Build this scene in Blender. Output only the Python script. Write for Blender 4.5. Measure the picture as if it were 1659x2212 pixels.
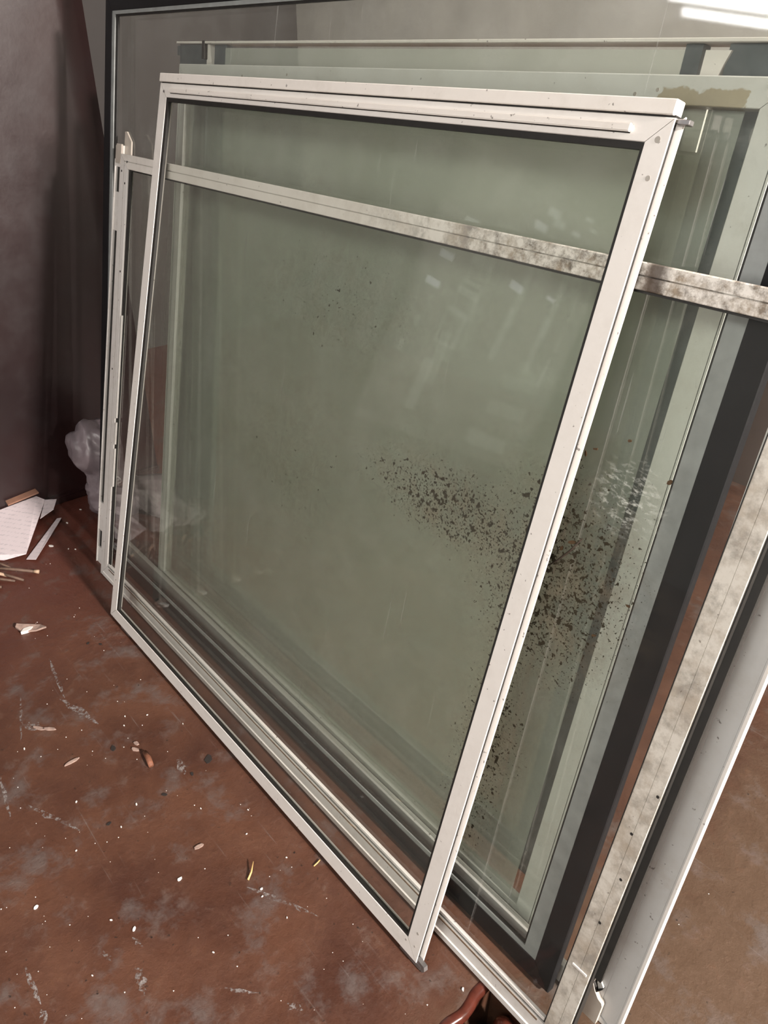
import bpy, bmesh, math, random
from mathutils import Matrix, Vector
for o in list(bpy.data.objects): bpy.data.objects.remove(o)
random.seed(7)
SC = bpy.context.scene
C = SC.collection
R_ = math.radians
ZO = 0.008                                   # the front sash stands on rollers this high
CAMP = Vector((1.42049, -0.42677, 1.07199))  # camera before the shift by ZO

# ---------------------------------------------------------------- camera
cam = bpy.data.cameras.new('camera')
cam.sensor_fit = 'VERTICAL'; cam.sensor_height = 24.0
cam.lens = 1672.7 / 2212 * 24.0
cam.clip_start = 0.02
co = bpy.data.objects.new('camera', cam); C.objects.link(co)
rot = Matrix(((0.64843893, -0.39280893, 0.65209516),
              (0.76122251, 0.32534357, -0.56097403),
              (0.0082115, 0.86014033, 0.50999135)))
co.matrix_world = Matrix.Translation(CAMP + Vector((0, 0, ZO))) @ rot.to_4x4()
SC.camera = co

# ---------------------------------------------------------------- world, lights, exposure
SC.view_settings.view_transform = 'Standard'
SC.view_settings.look = 'None'
SC.view_settings.gamma = 1.0
SC.view_settings.use_curve_mapping = False
SC.view_settings.exposure = 0.0
SC.cycles.max_bounces = 6
SC.cycles.diffuse_bounces = 3
SC.cycles.glossy_bounces = 3
SC.cycles.transparent_max_bounces = 48
SC.cycles.sample_clamp_indirect = 4.0
SC.cycles.caustics_reflective = False
SC.cycles.caustics_refractive = False
SC.cycles.use_denoising = True
SC.cycles.use_adaptive_sampling = True
SC.cycles.adaptive_threshold = 0.06
SC.cycles.adaptive_min_samples = 12
wd = bpy.data.worlds.new('world'); SC.world = wd; wd.use_nodes = True
wd.node_tree.nodes['Background'].inputs[0].default_value = (0.85, 0.92, 1.0, 1)
wd.node_tree.nodes['Background'].inputs[1].default_value = 0.05
def area(name, loc, target, sx, sy, power, col):
    l = bpy.data.lights.new(name, 'AREA'); l.shape = 'RECTANGLE'; l.size = sx; l.size_y = sy
    l.energy = power; l.color = col
    o = bpy.data.objects.new(name, l); C.objects.link(o); o.location = loc
    o.rotation_euler = (Vector(target) - Vector(loc)).to_track_quat('-Z', 'Y').to_euler()
    return o
area('side_lamp', (5.0, 0.47, 2.3), (0.2, 0.1, 0.3), 0.40, 0.28, 730, (1.0, 0.90, 0.83))
area('front_fill', (1.25, -3.1, 1.10), (0.7, 0.2, 0.7), 1.2, 1.3, 32, (1.0, 0.97, 0.92))  # unseen fill light, added to brighten the sash fronts
area('high_fill', (1.55, -1.20, 1.80), (0.75, 0.15, 0.7), 0.6, 0.45, 19, (1.0, 0.96, 0.90))  # second unseen fill, added so the upper right comes out brighter

# ---------------------------------------------------------------- material helpers
class NT:
    def __init__(s, name):
        s.m = bpy.data.materials.new(name); s.m.use_nodes = True
        s.t = s.m.node_tree; s.n = s.t.nodes
        for x in list(s.n): s.n.remove(x)
        s.out = s.n.new('ShaderNodeOutputMaterial')
    def node(s, typ, **kw):
        n = s.n.new('ShaderNode' + typ)
        for k, v in kw.items(): setattr(n, k, v)
        return n
    def L(s, a, b): s.t.links.new(a, b)
    def put(s, sock, v):
        if hasattr(v, 'is_output'): s.L(v, sock)
        elif isinstance(v, (tuple, list)) and len(v) == 3 and sock.type == 'RGBA': sock.default_value = (*v, 1)
        else: sock.default_value = v
    def coord(s, which='Object', scale=(1, 1, 1), loc=(0, 0, 0), rot=(0, 0, 0)):
        tc = s.node('TexCoord'); mp = s.node('Mapping')
        s.L(tc.outputs[which], mp.inputs[0])
        mp.inputs['Location'].default_value = loc; mp.inputs['Rotation'].default_value = rot; mp.inputs['Scale'].default_value = scale
        return mp.outputs[0]
    def noise(s, vec, scale, detail=4, rough=0.55, dist=0.0):
        n = s.node('TexNoise'); s.L(vec, n.inputs['Vector'])
        n.inputs['Scale'].default_value = scale; n.inputs['Detail'].default_value = detail
        n.inputs['Roughness'].default_value = rough; n.inputs['Distortion'].default_value = dist
        return n.outputs['Fac']
    def ramp(s, fac, stops):
        r = s.node('ValToRGB'); s.L(fac, r.inputs[0]); e = r.color_ramp.elements
        while len(e) < len(stops): e.new(0.5)
        for el, (p, c) in zip(e, stops):
            el.position = p; el.color = (c, c, c, 1) if not isinstance(c, (tuple, list)) else (*c, 1)
        return r.outputs[0]
    def rng(s, v, a, b, c=0.0, d=1.0, smooth=False):
        n = s.node('MapRange'); n.clamp = True
        if smooth: n.interpolation_type = 'SMOOTHSTEP'
        s.put(n.inputs[0], v)
        for i, x in enumerate((a, b, c, d)): n.inputs[i + 1].default_value = x
        return n.outputs[0]
    def math(s, op, a, b=0.0):
        n = s.node('Math', operation=op); s.put(n.inputs[0], a); s.put(n.inputs[1], b); return n.outputs[0]
    def mix(s, fac, a, b):
        n = s.node('Mix', data_type='RGBA'); s.put(n.inputs[0], fac); s.put(n.inputs[6], a); s.put(n.inputs[7], b); return n.outputs[2]
    def xyz(s, vec):
        n = s.node('SeparateXYZ'); s.L(vec, n.inputs[0]); return n.outputs
    def bsdf(s, col, rough=0.5, metal=0.0, spec=0.5, bump=None, bstr=0.2, bdist=0.002, **kw):
        b = s.node('BsdfPrincipled'); s.put(b.inputs['Base Color'], col); s.put(b.inputs['Roughness'], rough)
        b.inputs['Metallic'].default_value = metal; b.inputs['Specular IOR Level'].default_value = spec
        for k, v in kw.items(): s.put(b.inputs[k.replace('_', ' ')], v)
        if bump is not None:
            n = s.node('Bump'); n.inputs['Strength'].default_value = bstr; n.inputs['Distance'].default_value = bdist
            s.L(bump, n.inputs['Height']); s.L(n.outputs[0], b.inputs['Normal'])
        s.L(b.outputs[0], s.out.inputs[0]); return s.m

def plain(name, col, rough=0.5, metal=0.0, var=0.15, scale=30, **kw):
    t = NT(name); v = t.coord()
    f = t.rng(t.noise(v, scale, 5), 0.3, 0.7)
    c2 = tuple(x * (1 - var) for x in col)
    return t.bsdf(t.mix(f, c2, col), rough, metal, **kw)

def painted_frame(name, col, grime=(0.30, 0.24, 0.18), amount=0.0, speck=0.55, mud=None, rough=0.42, mscale=22, blot=None):
    """painted aluminium with faint grime, dark specks and, where asked, splashed mud along x"""
    t = NT(name); v = t.coord()
    n1 = t.noise(v, 9, 6, 0.65); n2 = t.noise(v, 60, 6, 0.7)
    f = t.math('MULTIPLY', t.rng(n1, 0.45, 0.75), t.rng(n2, 0.35, 0.7))
    c = t.mix(t.math('MULTIPLY', f, 0.25 + amount), col, grime)
    s = t.rng(t.noise(v, 140, 2, 0.5), 0.72 - speck * 0.04, 0.76 - speck * 0.04)
    c = t.mix(t.math('MULTIPLY', s, 0.7), c, (0.08, 0.06, 0.05))
    if mud:
        x = t.xyz(v)[0]
        m = t.math('MULTIPLY', t.rng(x, mud[0], mud[1], 0, 1, True),
                   t.rng(t.math('ADD', t.math('MULTIPLY', t.noise(v, mscale, 6, 0.75), 0.6), t.math('MULTIPLY', t.noise(v, 75, 5, 0.7), 0.4)), 0.44, 0.56))
        c = t.mix(t.math('MULTIPLY', m, mud[2]), c, t.mix(t.rng(t.noise(v, 33, 5, 0.7), 0.40, 0.60), (0.065, 0.045, 0.028), (0.30, 0.235, 0.165)))
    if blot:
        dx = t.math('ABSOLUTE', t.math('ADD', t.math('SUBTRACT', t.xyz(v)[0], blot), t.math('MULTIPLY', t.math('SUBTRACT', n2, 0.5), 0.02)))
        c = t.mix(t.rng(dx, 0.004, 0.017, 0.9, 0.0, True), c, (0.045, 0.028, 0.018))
    return t.bsdf(c, rough, bump=n2, bstr=0.08)

def glass(name, tint=(0.966, 0.973, 0.959), haze=0.02, hazecol=(0.66, 0.68, 0.63), dirt=None, gloss=1.0):
    t = NT(name); v = t.coord()
    geo = t.node('NewGeometry'); dp = t.node('VectorMath', operation='DOT_PRODUCT')
    t.L(geo.outputs['Incoming'], dp.inputs[0]); t.L(geo.outputs['Normal'], dp.inputs[1])
    a = t.math('ABSOLUTE', dp.outputs['Value'])
    fr = t.math('ADD', t.math('MULTIPLY', t.math('POWER', t.math('SUBTRACT', 1.0, a), 5.0), 0.9), 0.035)
    fr = t.math('MULTIPLY', fr, gloss)
    tr = t.node('BsdfTransparent'); t.put(tr.inputs[0], tint)
    gl = t.node('BsdfGlossy'); gl.inputs['Roughness'].default_value = 0.03; t.put(gl.inputs[0], (1, 1, 1))
    mx = t.node('MixShader'); t.L(fr, mx.inputs[0]); t.L(tr.outputs[0], mx.inputs[1]); t.L(gl.outputs[0], mx.inputs[2])
    hz = t.math('MULTIPLY', t.rng(t.noise(v, 3.0, 2, 0.6), 0.25, 0.75, 0.5, 1.5), haze) if dirt or name == 'clean_glass' else t.math('ADD', haze, 0.0)
    df = t.node('BsdfDiffuse'); 
    m2 = t.node('MixShader'); t.L(mx.outputs[0], m2.inputs[1]); t.L(df.outputs[0], m2.inputs[2])
    t.put(df.inputs[0], hazecol); t.L(hz, m2.inputs[0])
    cur = m2
    if dirt: cur = dirt(t, v, cur)
    t.L(cur.outputs[0], t.out.inputs[0])
    return t.m

def muddy_pane(t, v, cur):
    """dried mud spray and specks on the lower right half of the pane, a pale smear near the stile"""
    x, y, z = t.xyz(v)
    # distance from a slanting splash line (local metres)
    def blob(cx, cz, rx, rz):
        a = t.math('DIVIDE', t.math('SUBTRACT', x, cx), rx); b = t.math('DIVIDE', t.math('SUBTRACT', z, cz), rz)
        return t.rng(t.math('SQRT', t.math('ADD', t.math('MULTIPLY', a, a), t.math('MULTIPLY', b, b))), 0.2, 1.0, 1.0, 0.0, True)
    reg = t.math('MAXIMUM', blob(1.17, 0.58, 0.17, 0.20), blob(1.02, 0.60, 0.26, 0.08))
    reg = t.math('MAXIMUM', reg, t.math('MULTIPLY', blob(1.15, 0.32, 0.08, 0.26), 0.8))
    reg = t.math('MAXIMUM', reg, t.math('MULTIPLY', blob(0.72, 0.80, 0.30, 0.12), 0.36))
    reg = t.math('MAXIMUM', reg, t.math('MULTIPLY', blob(0.66, 0.55, 0.22, 0.22), 0.24))
    n = t.noise(v, 125, 3, 0.6); n2 = t.noise(v, 30, 4, 0.75, 0.6); n3 = t.noise(v, 330, 1, 0.5)
    spk = t.math('MULTIPLY', t.rng(t.math('ADD', n, t.math('MULTIPLY', reg, 0.17)), 0.725, 0.76), t.rng(reg, 0.04, 0.22))
    spk = t.math('MAXIMUM', spk, t.math('MULTIPLY', t.rng(t.math('ADD', n3, t.math('MULTIPLY', reg, 0.16)), 0.745, 0.785), t.rng(reg, 0.1, 0.3)))
    flm = t.math('MULTIPLY', t.rng(n2, 0.42, 0.66), t.math('MULTIPLY', reg, 0.48))
    d1 = t.node('BsdfDiffuse'); t.put(d1.inputs[0], (0.20, 0.165, 0.115))
    m = t.node('MixShader'); t.L(flm, m.inputs[0]); t.L(cur.outputs[0], m.inputs[1]); t.L(d1.outputs[0], m.inputs[2])
    d2 = t.node('BsdfDiffuse'); t.put(d2.inputs[0], (0.035, 0.028, 0.018))
    m2 = t.node('MixShader'); t.L(t.math('MULTIPLY', spk, 0.93), m2.inputs[0]); t.L(m.outputs[0], m2.inputs[1]); t.L(d2.outputs[0], m2.inputs[2])
    sv = t.coord(scale=(26, 1, 60), rot=(0, 0.5, 0))
    sm = t.math('MULTIPLY', t.rng(t.noise(sv, 3.0, 5, 0.7), 0.50, 0.66), blob(1.235, 0.705, 0.055, 0.055))
    d3 = t.node('BsdfDiffuse'); t.put(d3.inputs[0], (0.7, 0.72, 0.66))
    m3 = t.node('MixShader'); t.L(t.math('MULTIPLY', sm, 0.75), m3.inputs[0]); t.L(m2.outputs[0], m3.inputs[1]); t.L(d3.outputs[0], m3.inputs[2])
    return m3

def dusty_pane(t, v, cur):
    """scratches and dusty wipe marks"""
    sv = t.coord(scale=(120, 1, 3), rot=(0, 0.35, 0))
    n = t.math('MULTIPLY', t.rng(t.noise(sv, 1.2, 3, 0.5), 0.66, 0.72), 0.22)
    b = t.math('MULTIPLY', t.rng(t.noise(v, 9, 6, 0.7), 0.45, 0.75), 0.10)
    d = t.node('BsdfDiffuse'); t.put(d.inputs[0], (0.68, 0.69, 0.66))
    m = t.node('MixShader'); t.L(t.math('MAXIMUM', n, b), m.inputs[0]); t.L(cur.outputs[0], m.inputs[1]); t.L(d.outputs[0], m.inputs[2])
    return m

M = {}
M['white'] = painted_frame('white_paint', (0.75, 0.72, 0.685), amount=0.05)
M['bar'] = painted_frame('white_bar_paint', (0.75, 0.71, 0.665), amount=0.16)
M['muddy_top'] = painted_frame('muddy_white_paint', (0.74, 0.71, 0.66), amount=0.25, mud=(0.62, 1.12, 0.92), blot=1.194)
M['muddy_side'] = painted_frame('dirty_white_paint', (0.62, 0.59, 0.53), amount=0.55, mud=(0.8, 1.2, 0.50), mscale=9)
M['old_white'] = painted_frame('old_white_paint', (0.70, 0.68, 0.65), amount=0.35)
M['stile_grey'] = painted_frame('blue_grey_paint', (0.51, 0.51, 0.50), amount=0.25)
M['pale_grey'] = painted_frame('pale_grey_paint', (0.60, 0.61, 0.59), amount=0.25)
M['slate'] = plain('slate_grey_metal', (0.11, 0.125, 0.135), 0.5, var=0.3)
M['bead'] = plain('grey_glazing_bead', (0.30, 0.32, 0.315), 0.4, var=0.3)
M['black'] = plain('black_frame_paint', (0.012, 0.012, 0.0135), 0.5, var=0.3, spec=0.12)
M['rubber'] = plain('black_rubber', (0.014, 0.013, 0.011), 0.6, var=0.4, scale=80)
M['cream'] = plain('cream_plastic', (0.52, 0.47, 0.41), 0.45, var=0.15)
M['steel'] = plain('dull_steel', (0.30, 0.29, 0.29), 0.35, 0.8, var=0.4)
M['rustbead'] = plain('rust_stained_seal', (0.20, 0.13, 0.08), 0.7, var=0.6, scale=90)
def clear_back():
    t = NT('clear_glass_back'); tr = t.node('BsdfTransparent'); t.put(tr.inputs[0], (0.985, 0.99, 0.98)); t.L(tr.outputs[0], t.out.inputs[0]); return t.m
M['clear'] = clear_back()
M['glassA'] = glass('clean_glass', haze=0.032)
M['glassB'] = glass('muddy_glass', haze=0.018, dirt=muddy_pane)
M['glassC'] = glass('clear_glass', haze=0.012)
M['glassD'] = glass('dusty_glass', haze=0.014, dirt=dusty_pane)
M['glassE'] = glass('pane_glass', haze=0.010)

# ---------------------------------------------------------------- mesh helpers
def link(name, me, mat=None, parent=None):
    o = bpy.data.objects.new(name, me); C.objects.link(o)
    if mat is not None and not me.materials: me.materials.append(M[mat] if isinstance(mat, str) else mat)
    if parent: o.parent = parent
    return o
def pyd(name, v, f, mat, parent=None, smooth=False):
    me = bpy.data.meshes.new(name); me.from_pydata([tuple(x) for x in v], [], f); me.update()
    bm = bmesh.new(); bm.from_mesh(me); bmesh.ops.recalc_face_normals(bm, faces=bm.faces); bm.to_mesh(me); bm.free()
    if smooth:
        for p in me.polygons: p.use_smooth = True
    return link(name, me, mat, parent)
def tag(o, label=None, cat=None, group=None, kind=None):
    for k, v in (('label', label), ('category', cat), ('group', group), ('kind', kind)):
        if v: o[k] = v
    return o
def box(name, lo, hi, mat, parent=None, bevel=0.0, seg=1):
    bm = bmesh.new(); bmesh.ops.create_cube(bm, size=1)
    for v in bm.verts: v.co = Vector([lo[i] + (v.co[i] + .5) * (hi[i] - lo[i]) for i in range(3)])
    if bevel: bmesh.ops.bevel(bm, geom=bm.edges, offset=bevel, segments=seg, affect='EDGES')
    me = bpy.data.meshes.new(name); bm.to_mesh(me); bm.free()
    return link(name, me, mat, parent)
def prism(name, poly, y0, y1, mat, parent=None, axis='y', bevel=0):
    """polygon in (x,z) extruded along y"""
    n = len(poly); v = [(p[0], y0, p[1]) for p in poly] + [(p[0], y1, p[1]) for p in poly]
    f = [tuple(range(n)), tuple(range(2 * n - 1, n - 1, -1))] + [(i, (i + 1) % n, n + (i + 1) % n, n + i) for i in range(n)]
    return pyd(name, v, f, mat, parent)
def tube(name, pts, r, mat, parent=None, sides=8, taper=None):
    pts = [Vector(p) for p in pts]; v = []; f = []
    for i, p in enumerate(pts):
        d = (pts[min(i + 1, len(pts) - 1)] - pts[max(i - 1, 0)]).normalized()
        a = d.cross(Vector((0.13, 0.21, 1))); a = a.normalized() if a.length > 1e-4 else Vector((1, 0, 0)); b = d.cross(a)
        rr = r * (taper[i] if taper else 1)
        for k in range(sides):
            t = 2 * math.pi * k / sides; v.append(p + (a * math.cos(t) + b * math.sin(t)) * rr)
    for i in range(len(pts) - 1):
        for k in range(sides):
            f.append((i * sides + k, i * sides + (k + 1) % sides, (i + 1) * sides + (k + 1) % sides, (i + 1) * sides + k))
    f += [tuple(range(sides)), tuple(range((len(pts) - 1) * sides, len(pts) * sides))]
    return pyd(name, v, f, mat, parent, smooth=True)
def spline(pts, n=10):
    out = []; P = [Vector(p) for p in pts]
    for i in range(len(P) - 1):
        p0, p1, p2, p3 = P[max(i - 1, 0)], P[i], P[i + 1], P[min(i + 2, len(P) - 1)]
        for k in range(n):
            t = k / n
            out.append(0.5 * ((2 * p1) + (-p0 + p2) * t + (2 * p0 - 5 * p1 + 4 * p2 - p3) * t * t + (-p0 + 3 * p1 - 3 * p2 + p3) * t ** 3))
    return out + [P[-1]]

# ---------------------------------------------------------------- leaning sashes
KS = (CAMP.z + ZO) / CAMP.z
class Panel:
    """a leaning sash: local x to the right, y away from the viewer, z up the sash"""
    def __init__(s, name, P, label, cat='window sash', scaled=True):
        x, y, z, lean, yaw, roll, W, H = P
        s.k = KS if scaled else 1.0
        o = CAMP + (Vector((x, y, z)) - CAMP) * s.k + Vector((0, 0, ZO))
        s.W, s.H = W * s.k, H * s.k
        e = bpy.data.objects.new(name, None); C.objects.link(e); e.empty_display_size = 0.1
        Rm = Matrix.Rotation(R_(yaw), 4, 'Z') @ Matrix.Rotation(R_(-lean), 4, 'X') @ Matrix.Rotation(R_(roll), 4, 'Y')
        e.matrix_world = Matrix.Translation(o) @ Rm
        tag(e, label, cat); s.e = e
    def member(s, name, side, prof, mat, wl, wr, wt, wb, inset=0.0, parent=None):
        """mitred extrusion. prof: (a, y) points, a measured inward from the outer edge"""
        W, H, k = s.W, s.H, s.k; v = []
        pr = [(a * k + inset * k, y) for a, y in prof]
        wl, wr, wt, wb = [q * k for q in (wl, wr, wt, wb)]
        for end in (0, 1):
            for a, y in pr:
                if side in 'TB':
                    w = wt if side == 'T' else wb
                    x = a * wl / w + .0004 if end == 0 else W - a * wr / w - .0004
                    v.append((x, y, H - a if side == 'T' else a))
                else:
                    w = wl if side == 'L' else wr
                    z = a * wb / w + .0004 if end == 0 else H - a * wt / w - .0004
                    v.append((a if side == 'L' else W - a, y, z))
        n = len(pr)
        f = [tuple(range(n)), tuple(range(n, 2 * n))] + [(i, (i + 1) % n, n + (i + 1) % n, n + i) for i in range(n)]
        return pyd(name, v, f, mat, parent or s.e)
    def box(s, name, x0, x1, y0, y1, z0, z1, mat, bevel=0.0, parent=None, seg=1):
        k = s.k
        return box(name, (x0 * k, y0, z0 * k), (x1 * k, y1, z1 * k), mat, parent or s.e, bevel, seg)

def pane(P, x0, x1, y0, y1, z0, z1, mat):
    """glass slab: dusty, glossy front face, clear back and edges"""
    o = P.box('pane', x0, x1, y0, y1, z0, z1, mat)
    o.data.materials.append(M['clear'])
    for p in o.data.polygons: p.material_index = 0 if p.normal.y < -0.5 else 1
    return o

def groove(w, d, g=None, gw=0.0015, gd=0.003, c=0.0012):
    """flat face with an optional groove line and chamfered outer corner"""
    p = [(0, c), (c, 0)]
    if g: p += [(g, 0), (g, gd), (g + gw, gd), (g + gw, 0)]
    return p + [(w - c * .6, 0), (w, c * .6), (w, d), (0, d)]

# ================================================================= setting
def floor_material():
    t = NT('worn_brown_floor_paint'); v = t.coord('Object')
    x, y, z = t.xyz(v)
    n1 = t.noise(v, 5, 8, 0.62); n2 = t.noise(v, 22, 8, 0.7); n3 = t.noise(v, 90, 4, 0.6)
    base = t.mix(t.rng(n1, 0.36, 0.64), (0.0500, 0.0190, 0.0115), (0.0920, 0.0400, 0.0235))
    base = t.mix(t.rng(x, 0.2, -0.5), base, t.mix(n2, (0.0825, 0.0225, 0.0163), (0.1063, 0.0338, 0.0225)))
    tan = t.mix(n2, (0.0600, 0.0345, 0.0205), (0.0940, 0.0570, 0.0345))
    base = t.mix(t.rng(t.math('ADD', x, t.math('MULTIPLY', t.math('SUBTRACT', n2, 0.5), 0.25)), 1.0, 1.2, 0, 1, True), base, tan)
    base = t.mix(t.math('MULTIPLY', t.rng(n2, 0.55, 0.72), 0.55), base, (0.1063, 0.0425, 0.0175))       # rust blooms
    base = t.mix(t.math('MULTIPLY', t.rng(t.noise(v, 11, 7, 0.7), 0.53, 0.66), 0.55), base, (0.0938, 0.0850, 0.0825))  # grey scuffed patches
    for rz, sc, off, s in ((0.5, 1.0, 0, 0.5), (-0.35, 0.8, 3, 0.4), (1.2, 0.9, 7, 0.3)):               # long scratches
        sv = t.coord('Object', scale=(5 * sc, 170 * sc, 1), loc=(off, off * 1.3, 0), rot=(0, 0, rz))
        sc_ = t.math('MULTIPLY', t.rng(t.noise(sv, 0.9, 3, 0.6), 0.66, 0.74), t.rng(t.noise(v, 4 + off, 2), 0.45, 0.65))
        base = t.mix(t.math('MULTIPLY', sc_, s), base, (0.17, 0.15, 0.14))
    base = t.mix(t.rng(n3, 0.66, 0.72), base, (0.018, 0.011, 0.008))
    rg = t.rng(n2, 0.3, 0.7, 0.34, 0.60)
    return t.bsdf(base, rg, bump=t.math('ADD', n2, t.math('MULTIPLY', n3, 0.4)), bstr=0.55, bdist=0.004)
M['floor'] = floor_material()
def wall_material():
    t = NT('maroon_gloss_wall_paint'); v = t.coord('Object')
    n = t.noise(v, 1.6, 3, 0.5); n2 = t.noise(v, 14, 4, 0.6)
    c = t.mix(t.rng(n, 0.35, 0.65), (0.0105, 0.0050, 0.0054), (0.020, 0.0075, 0.0074))
    c = t.mix(t.math('MULTIPLY', t.rng(n2, 0.5, 0.75), 0.25), c, (0.018, 0.015, 0.016))
    return t.bsdf(c, t.rng(n2, 0.3, 0.7, 0.32, 0.40), spec=0.4, bump=n2, bstr=0.06, bdist=0.01)
M['wall'] = wall_material()
M['backwall'] = plain('dusty_grey_plaster', (0.50, 0.49, 0.455), 0.85, var=0.2, scale=6)
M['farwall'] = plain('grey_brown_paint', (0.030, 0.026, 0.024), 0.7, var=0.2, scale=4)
M['dado'] = plain('brown_dado_paint', (0.085, 0.060, 0.052), 0.6, var=0.3, scale=8)
M['room'] = plain('dim_plaster', (0.20, 0.195, 0.19), 0.9, var=0.15, scale=3)

WX, WE = -0.585, 0.40                        # left partition: face and end
X0, X1, Y0, Y1, ZT = -1.62, 5.6, -3.4, 1.7, 2.75
def slab(name, lo, hi, mat): return tag(box(name, lo, hi, mat), kind='structure')
# floor: plates around a broken-out pit under the stack's right end
PX0, PX1, PY0, PY1 = 1.078, 1.235, -0.115, 0.072
def grid_floor():
    xs = [X0, PX0, PX1, X1]; ys = [Y0, PY0, PY1, Y1]
    v = []; f = []
    for zz in (0.0, -0.12):
        for y in ys:
            for x in xs: v.append((x, y, zz))
    for j in range(3):
        for i in range(3):
            if i == 1 and j == 1: continue
            a = j * 4 + i; f.append((a, a + 1, a + 5, a + 4))
            f.append(tuple(16 + q for q in (a, a + 4, a + 5, a + 1)))
    for a, b in ((5, 6), (6, 10), (10, 9), (9, 5)): f.append((a, b, b + 16, a + 16))
    for a, b in ((0, 3), (3, 15), (15, 12), (12, 0)):
        f.append((a, b, b + 16, a + 16)) if False else None
    return pyd('floor', v, f, 'floor')
floor = tag(grid_floor(), kind='structure')
M['pit'] = plain('black_soil', (0.010, 0.008, 0.007), 0.9)
pit = box('pit_bottom', (PX0 - .02, PY0 - .02, -0.14), (PX1 + .02, PY1 + .02, -0.12), 'pit', floor)
# rounded, lifted lip of the floor plate at the pit
lip_pts = []
for i in range(25):
    y = PY0 + (PY1 - PY0) * i / 24
    lip_pts.append((PX0 + 0.002 + 0.002 * math.sin(i * 0.9) - 0.010 * max(0, (i - 18) / 6), y, -0.0075))
M['lip'] = plain('dark_red_glossy_paint', (0.085, 0.022, 0.014), 0.18, var=0.5, scale=60)
tube('plate_lip', lip_pts, 0.0095, 'lip', floor, 10)

# left wall: sheet panel with a gentle bulge and a bottom flange
def left_wall():
    v = []; f = []; ny, nz = 60, 30; Y1_ = WE
    for j in range(nz + 1):
        for i in range(ny + 1):
            y = Y0 + (Y1_ - Y0) * i / ny; z = ZT * j / nz
            x = WX + 0.006 * math.sin(y * 7.0 + 0.6 * math.sin(z * 2)) + 0.004 * math.sin(z * 3.1 + y * 2)
            v.append((x, y, z))
    n = len(v)
    for p in list(v): v.append((WX - 0.08, p[1], p[2]))
    for j in range(nz):
        for i in range(ny):
            a = j * (ny + 1) + i; f.append((a, a + 1, a + ny + 2, a + ny + 1)); f.append((n + a, n + a + ny + 1, n + a + ny + 2, n + a + 1))
    e = ny
    for j in range(nz): f.append((j * (ny + 1) + e, n + j * (ny + 1) + e, n + (j + 1) * (ny + 1) + e, (j + 1) * (ny + 1) + e))
    return pyd('wall_left', v, f, 'wall', smooth=True)
tag(left_wall(), kind='structure')
tag(box('baseboard_left', (WX - .02, 0.02, 0.0), (WX + 0.022, WE, 0.022), 'wall', None, 0.004, 2), kind='structure')
slab('wall_back', (X0, Y1, 0), (X1, Y1 + .1, ZT), 'backwall')
slab('wall_far', (X0 - .1, WE, 0), (X0, Y1 + .1, ZT), 'farwall')
slab('baseboard_back', (X0, Y1 - .03, 0), (X1, Y1, .55), 'dado')
slab('wall_right', (X1, Y0, 0), (X1 + .1, Y1 + .1, ZT), 'room')
slab('wall_front', (WX - .1, Y0 - .1, 0), (X1 + .1, Y0, ZT), 'room')
slab('ceiling', (X0, Y0 - .1, ZT), (X1 + .1, Y1 + .1, ZT + .1), 'room')
# added board with glowing slits, out of frame, mirrored in the front sash's glass
wn = slab('glow_board', (WX + .004, -2.05, .55), (WX + .022, -.98, 1.34), 'room')
def glow(name, col, st):
    t = NT(name); e = t.node('Emission'); t.put(e.inputs[0], col); e.inputs[1].default_value = st; t.L(e.outputs[0], t.out.inputs[0]); return t.m
M['slit_glow'] = glow('added_slit_glow', (0.92, 0.95, 1.0), 3.2)
M['dim_slit'] = glow('added_dim_slit_glow', (0.95, 0.97, 0.86), 1.1)
for y0, y1, z0, z1, mt in ((-1.13, -1.056, 1.070, 1.096, 'slit_glow'), (-1.35, -1.225, 1.098, 1.124, 'dim_slit'), (-1.575, -1.49, 1.215, 1.246, 'slit_glow'), (-1.80, -1.74, 1.26, 1.276, 'slit_glow'),
                           (-1.335, -1.215, 1.026, 1.044, 'dim_slit'), (-1.335, -1.215, .905, .915, 'dim_slit'), (-1.222, -1.212, .905, 1.04, 'dim_slit'), (-1.338, -1.318, .905, 1.04, 'dim_slit'),
                           (-1.585, -1.545, .94, 1.155, 'dim_slit'), (-1.83, -1.79, .96, 1.20, 'dim_slit'), (-1.95, -1.93, .93, 1.06, 'dim_slit'), (-1.26, -1.205, .64, .84, 'dim_slit'), (-1.075, -1.05, .82, .86, 'dim_slit'), (-1.90, -1.62, .60, .66, 'dim_slit')):
    box('pane', (WX + .0215, y0, z0), (WX + .0235, y1, z1), mt, wn)  # glowing slit, added only to be mirrored in the glass
# twin tube lamp hanging at the front left (out of frame, mirrored at the top right of the black-framed pane)
lamp = bpy.data.objects.new('tube_lamp', None); C.objects.link(lamp); lamp.location = (-.33, -2.02, 2.19)
tag(lamp, 'twin tube lamp mirrored as the white glare in the top right glass', 'lamp')
M['tubeglow'] = glow('lit_tube', (1.0, 1.0, 1.0), 26)
box('housing', (-.45, -.10, .05), (.45, .10, .09), 'room', lamp)
box('hanger', (-.01, -.01, .09), (.01, .01, ZT - 2.19 - .002), 'room', lamp)
for yy in (-.06, .06): tube('tube', [(-.42, yy, .02), (0, yy, .02), (.42, yy, .02)], .017, 'tubeglow', lamp, 10)
lamp.rotation_euler.z = -0.35

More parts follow.
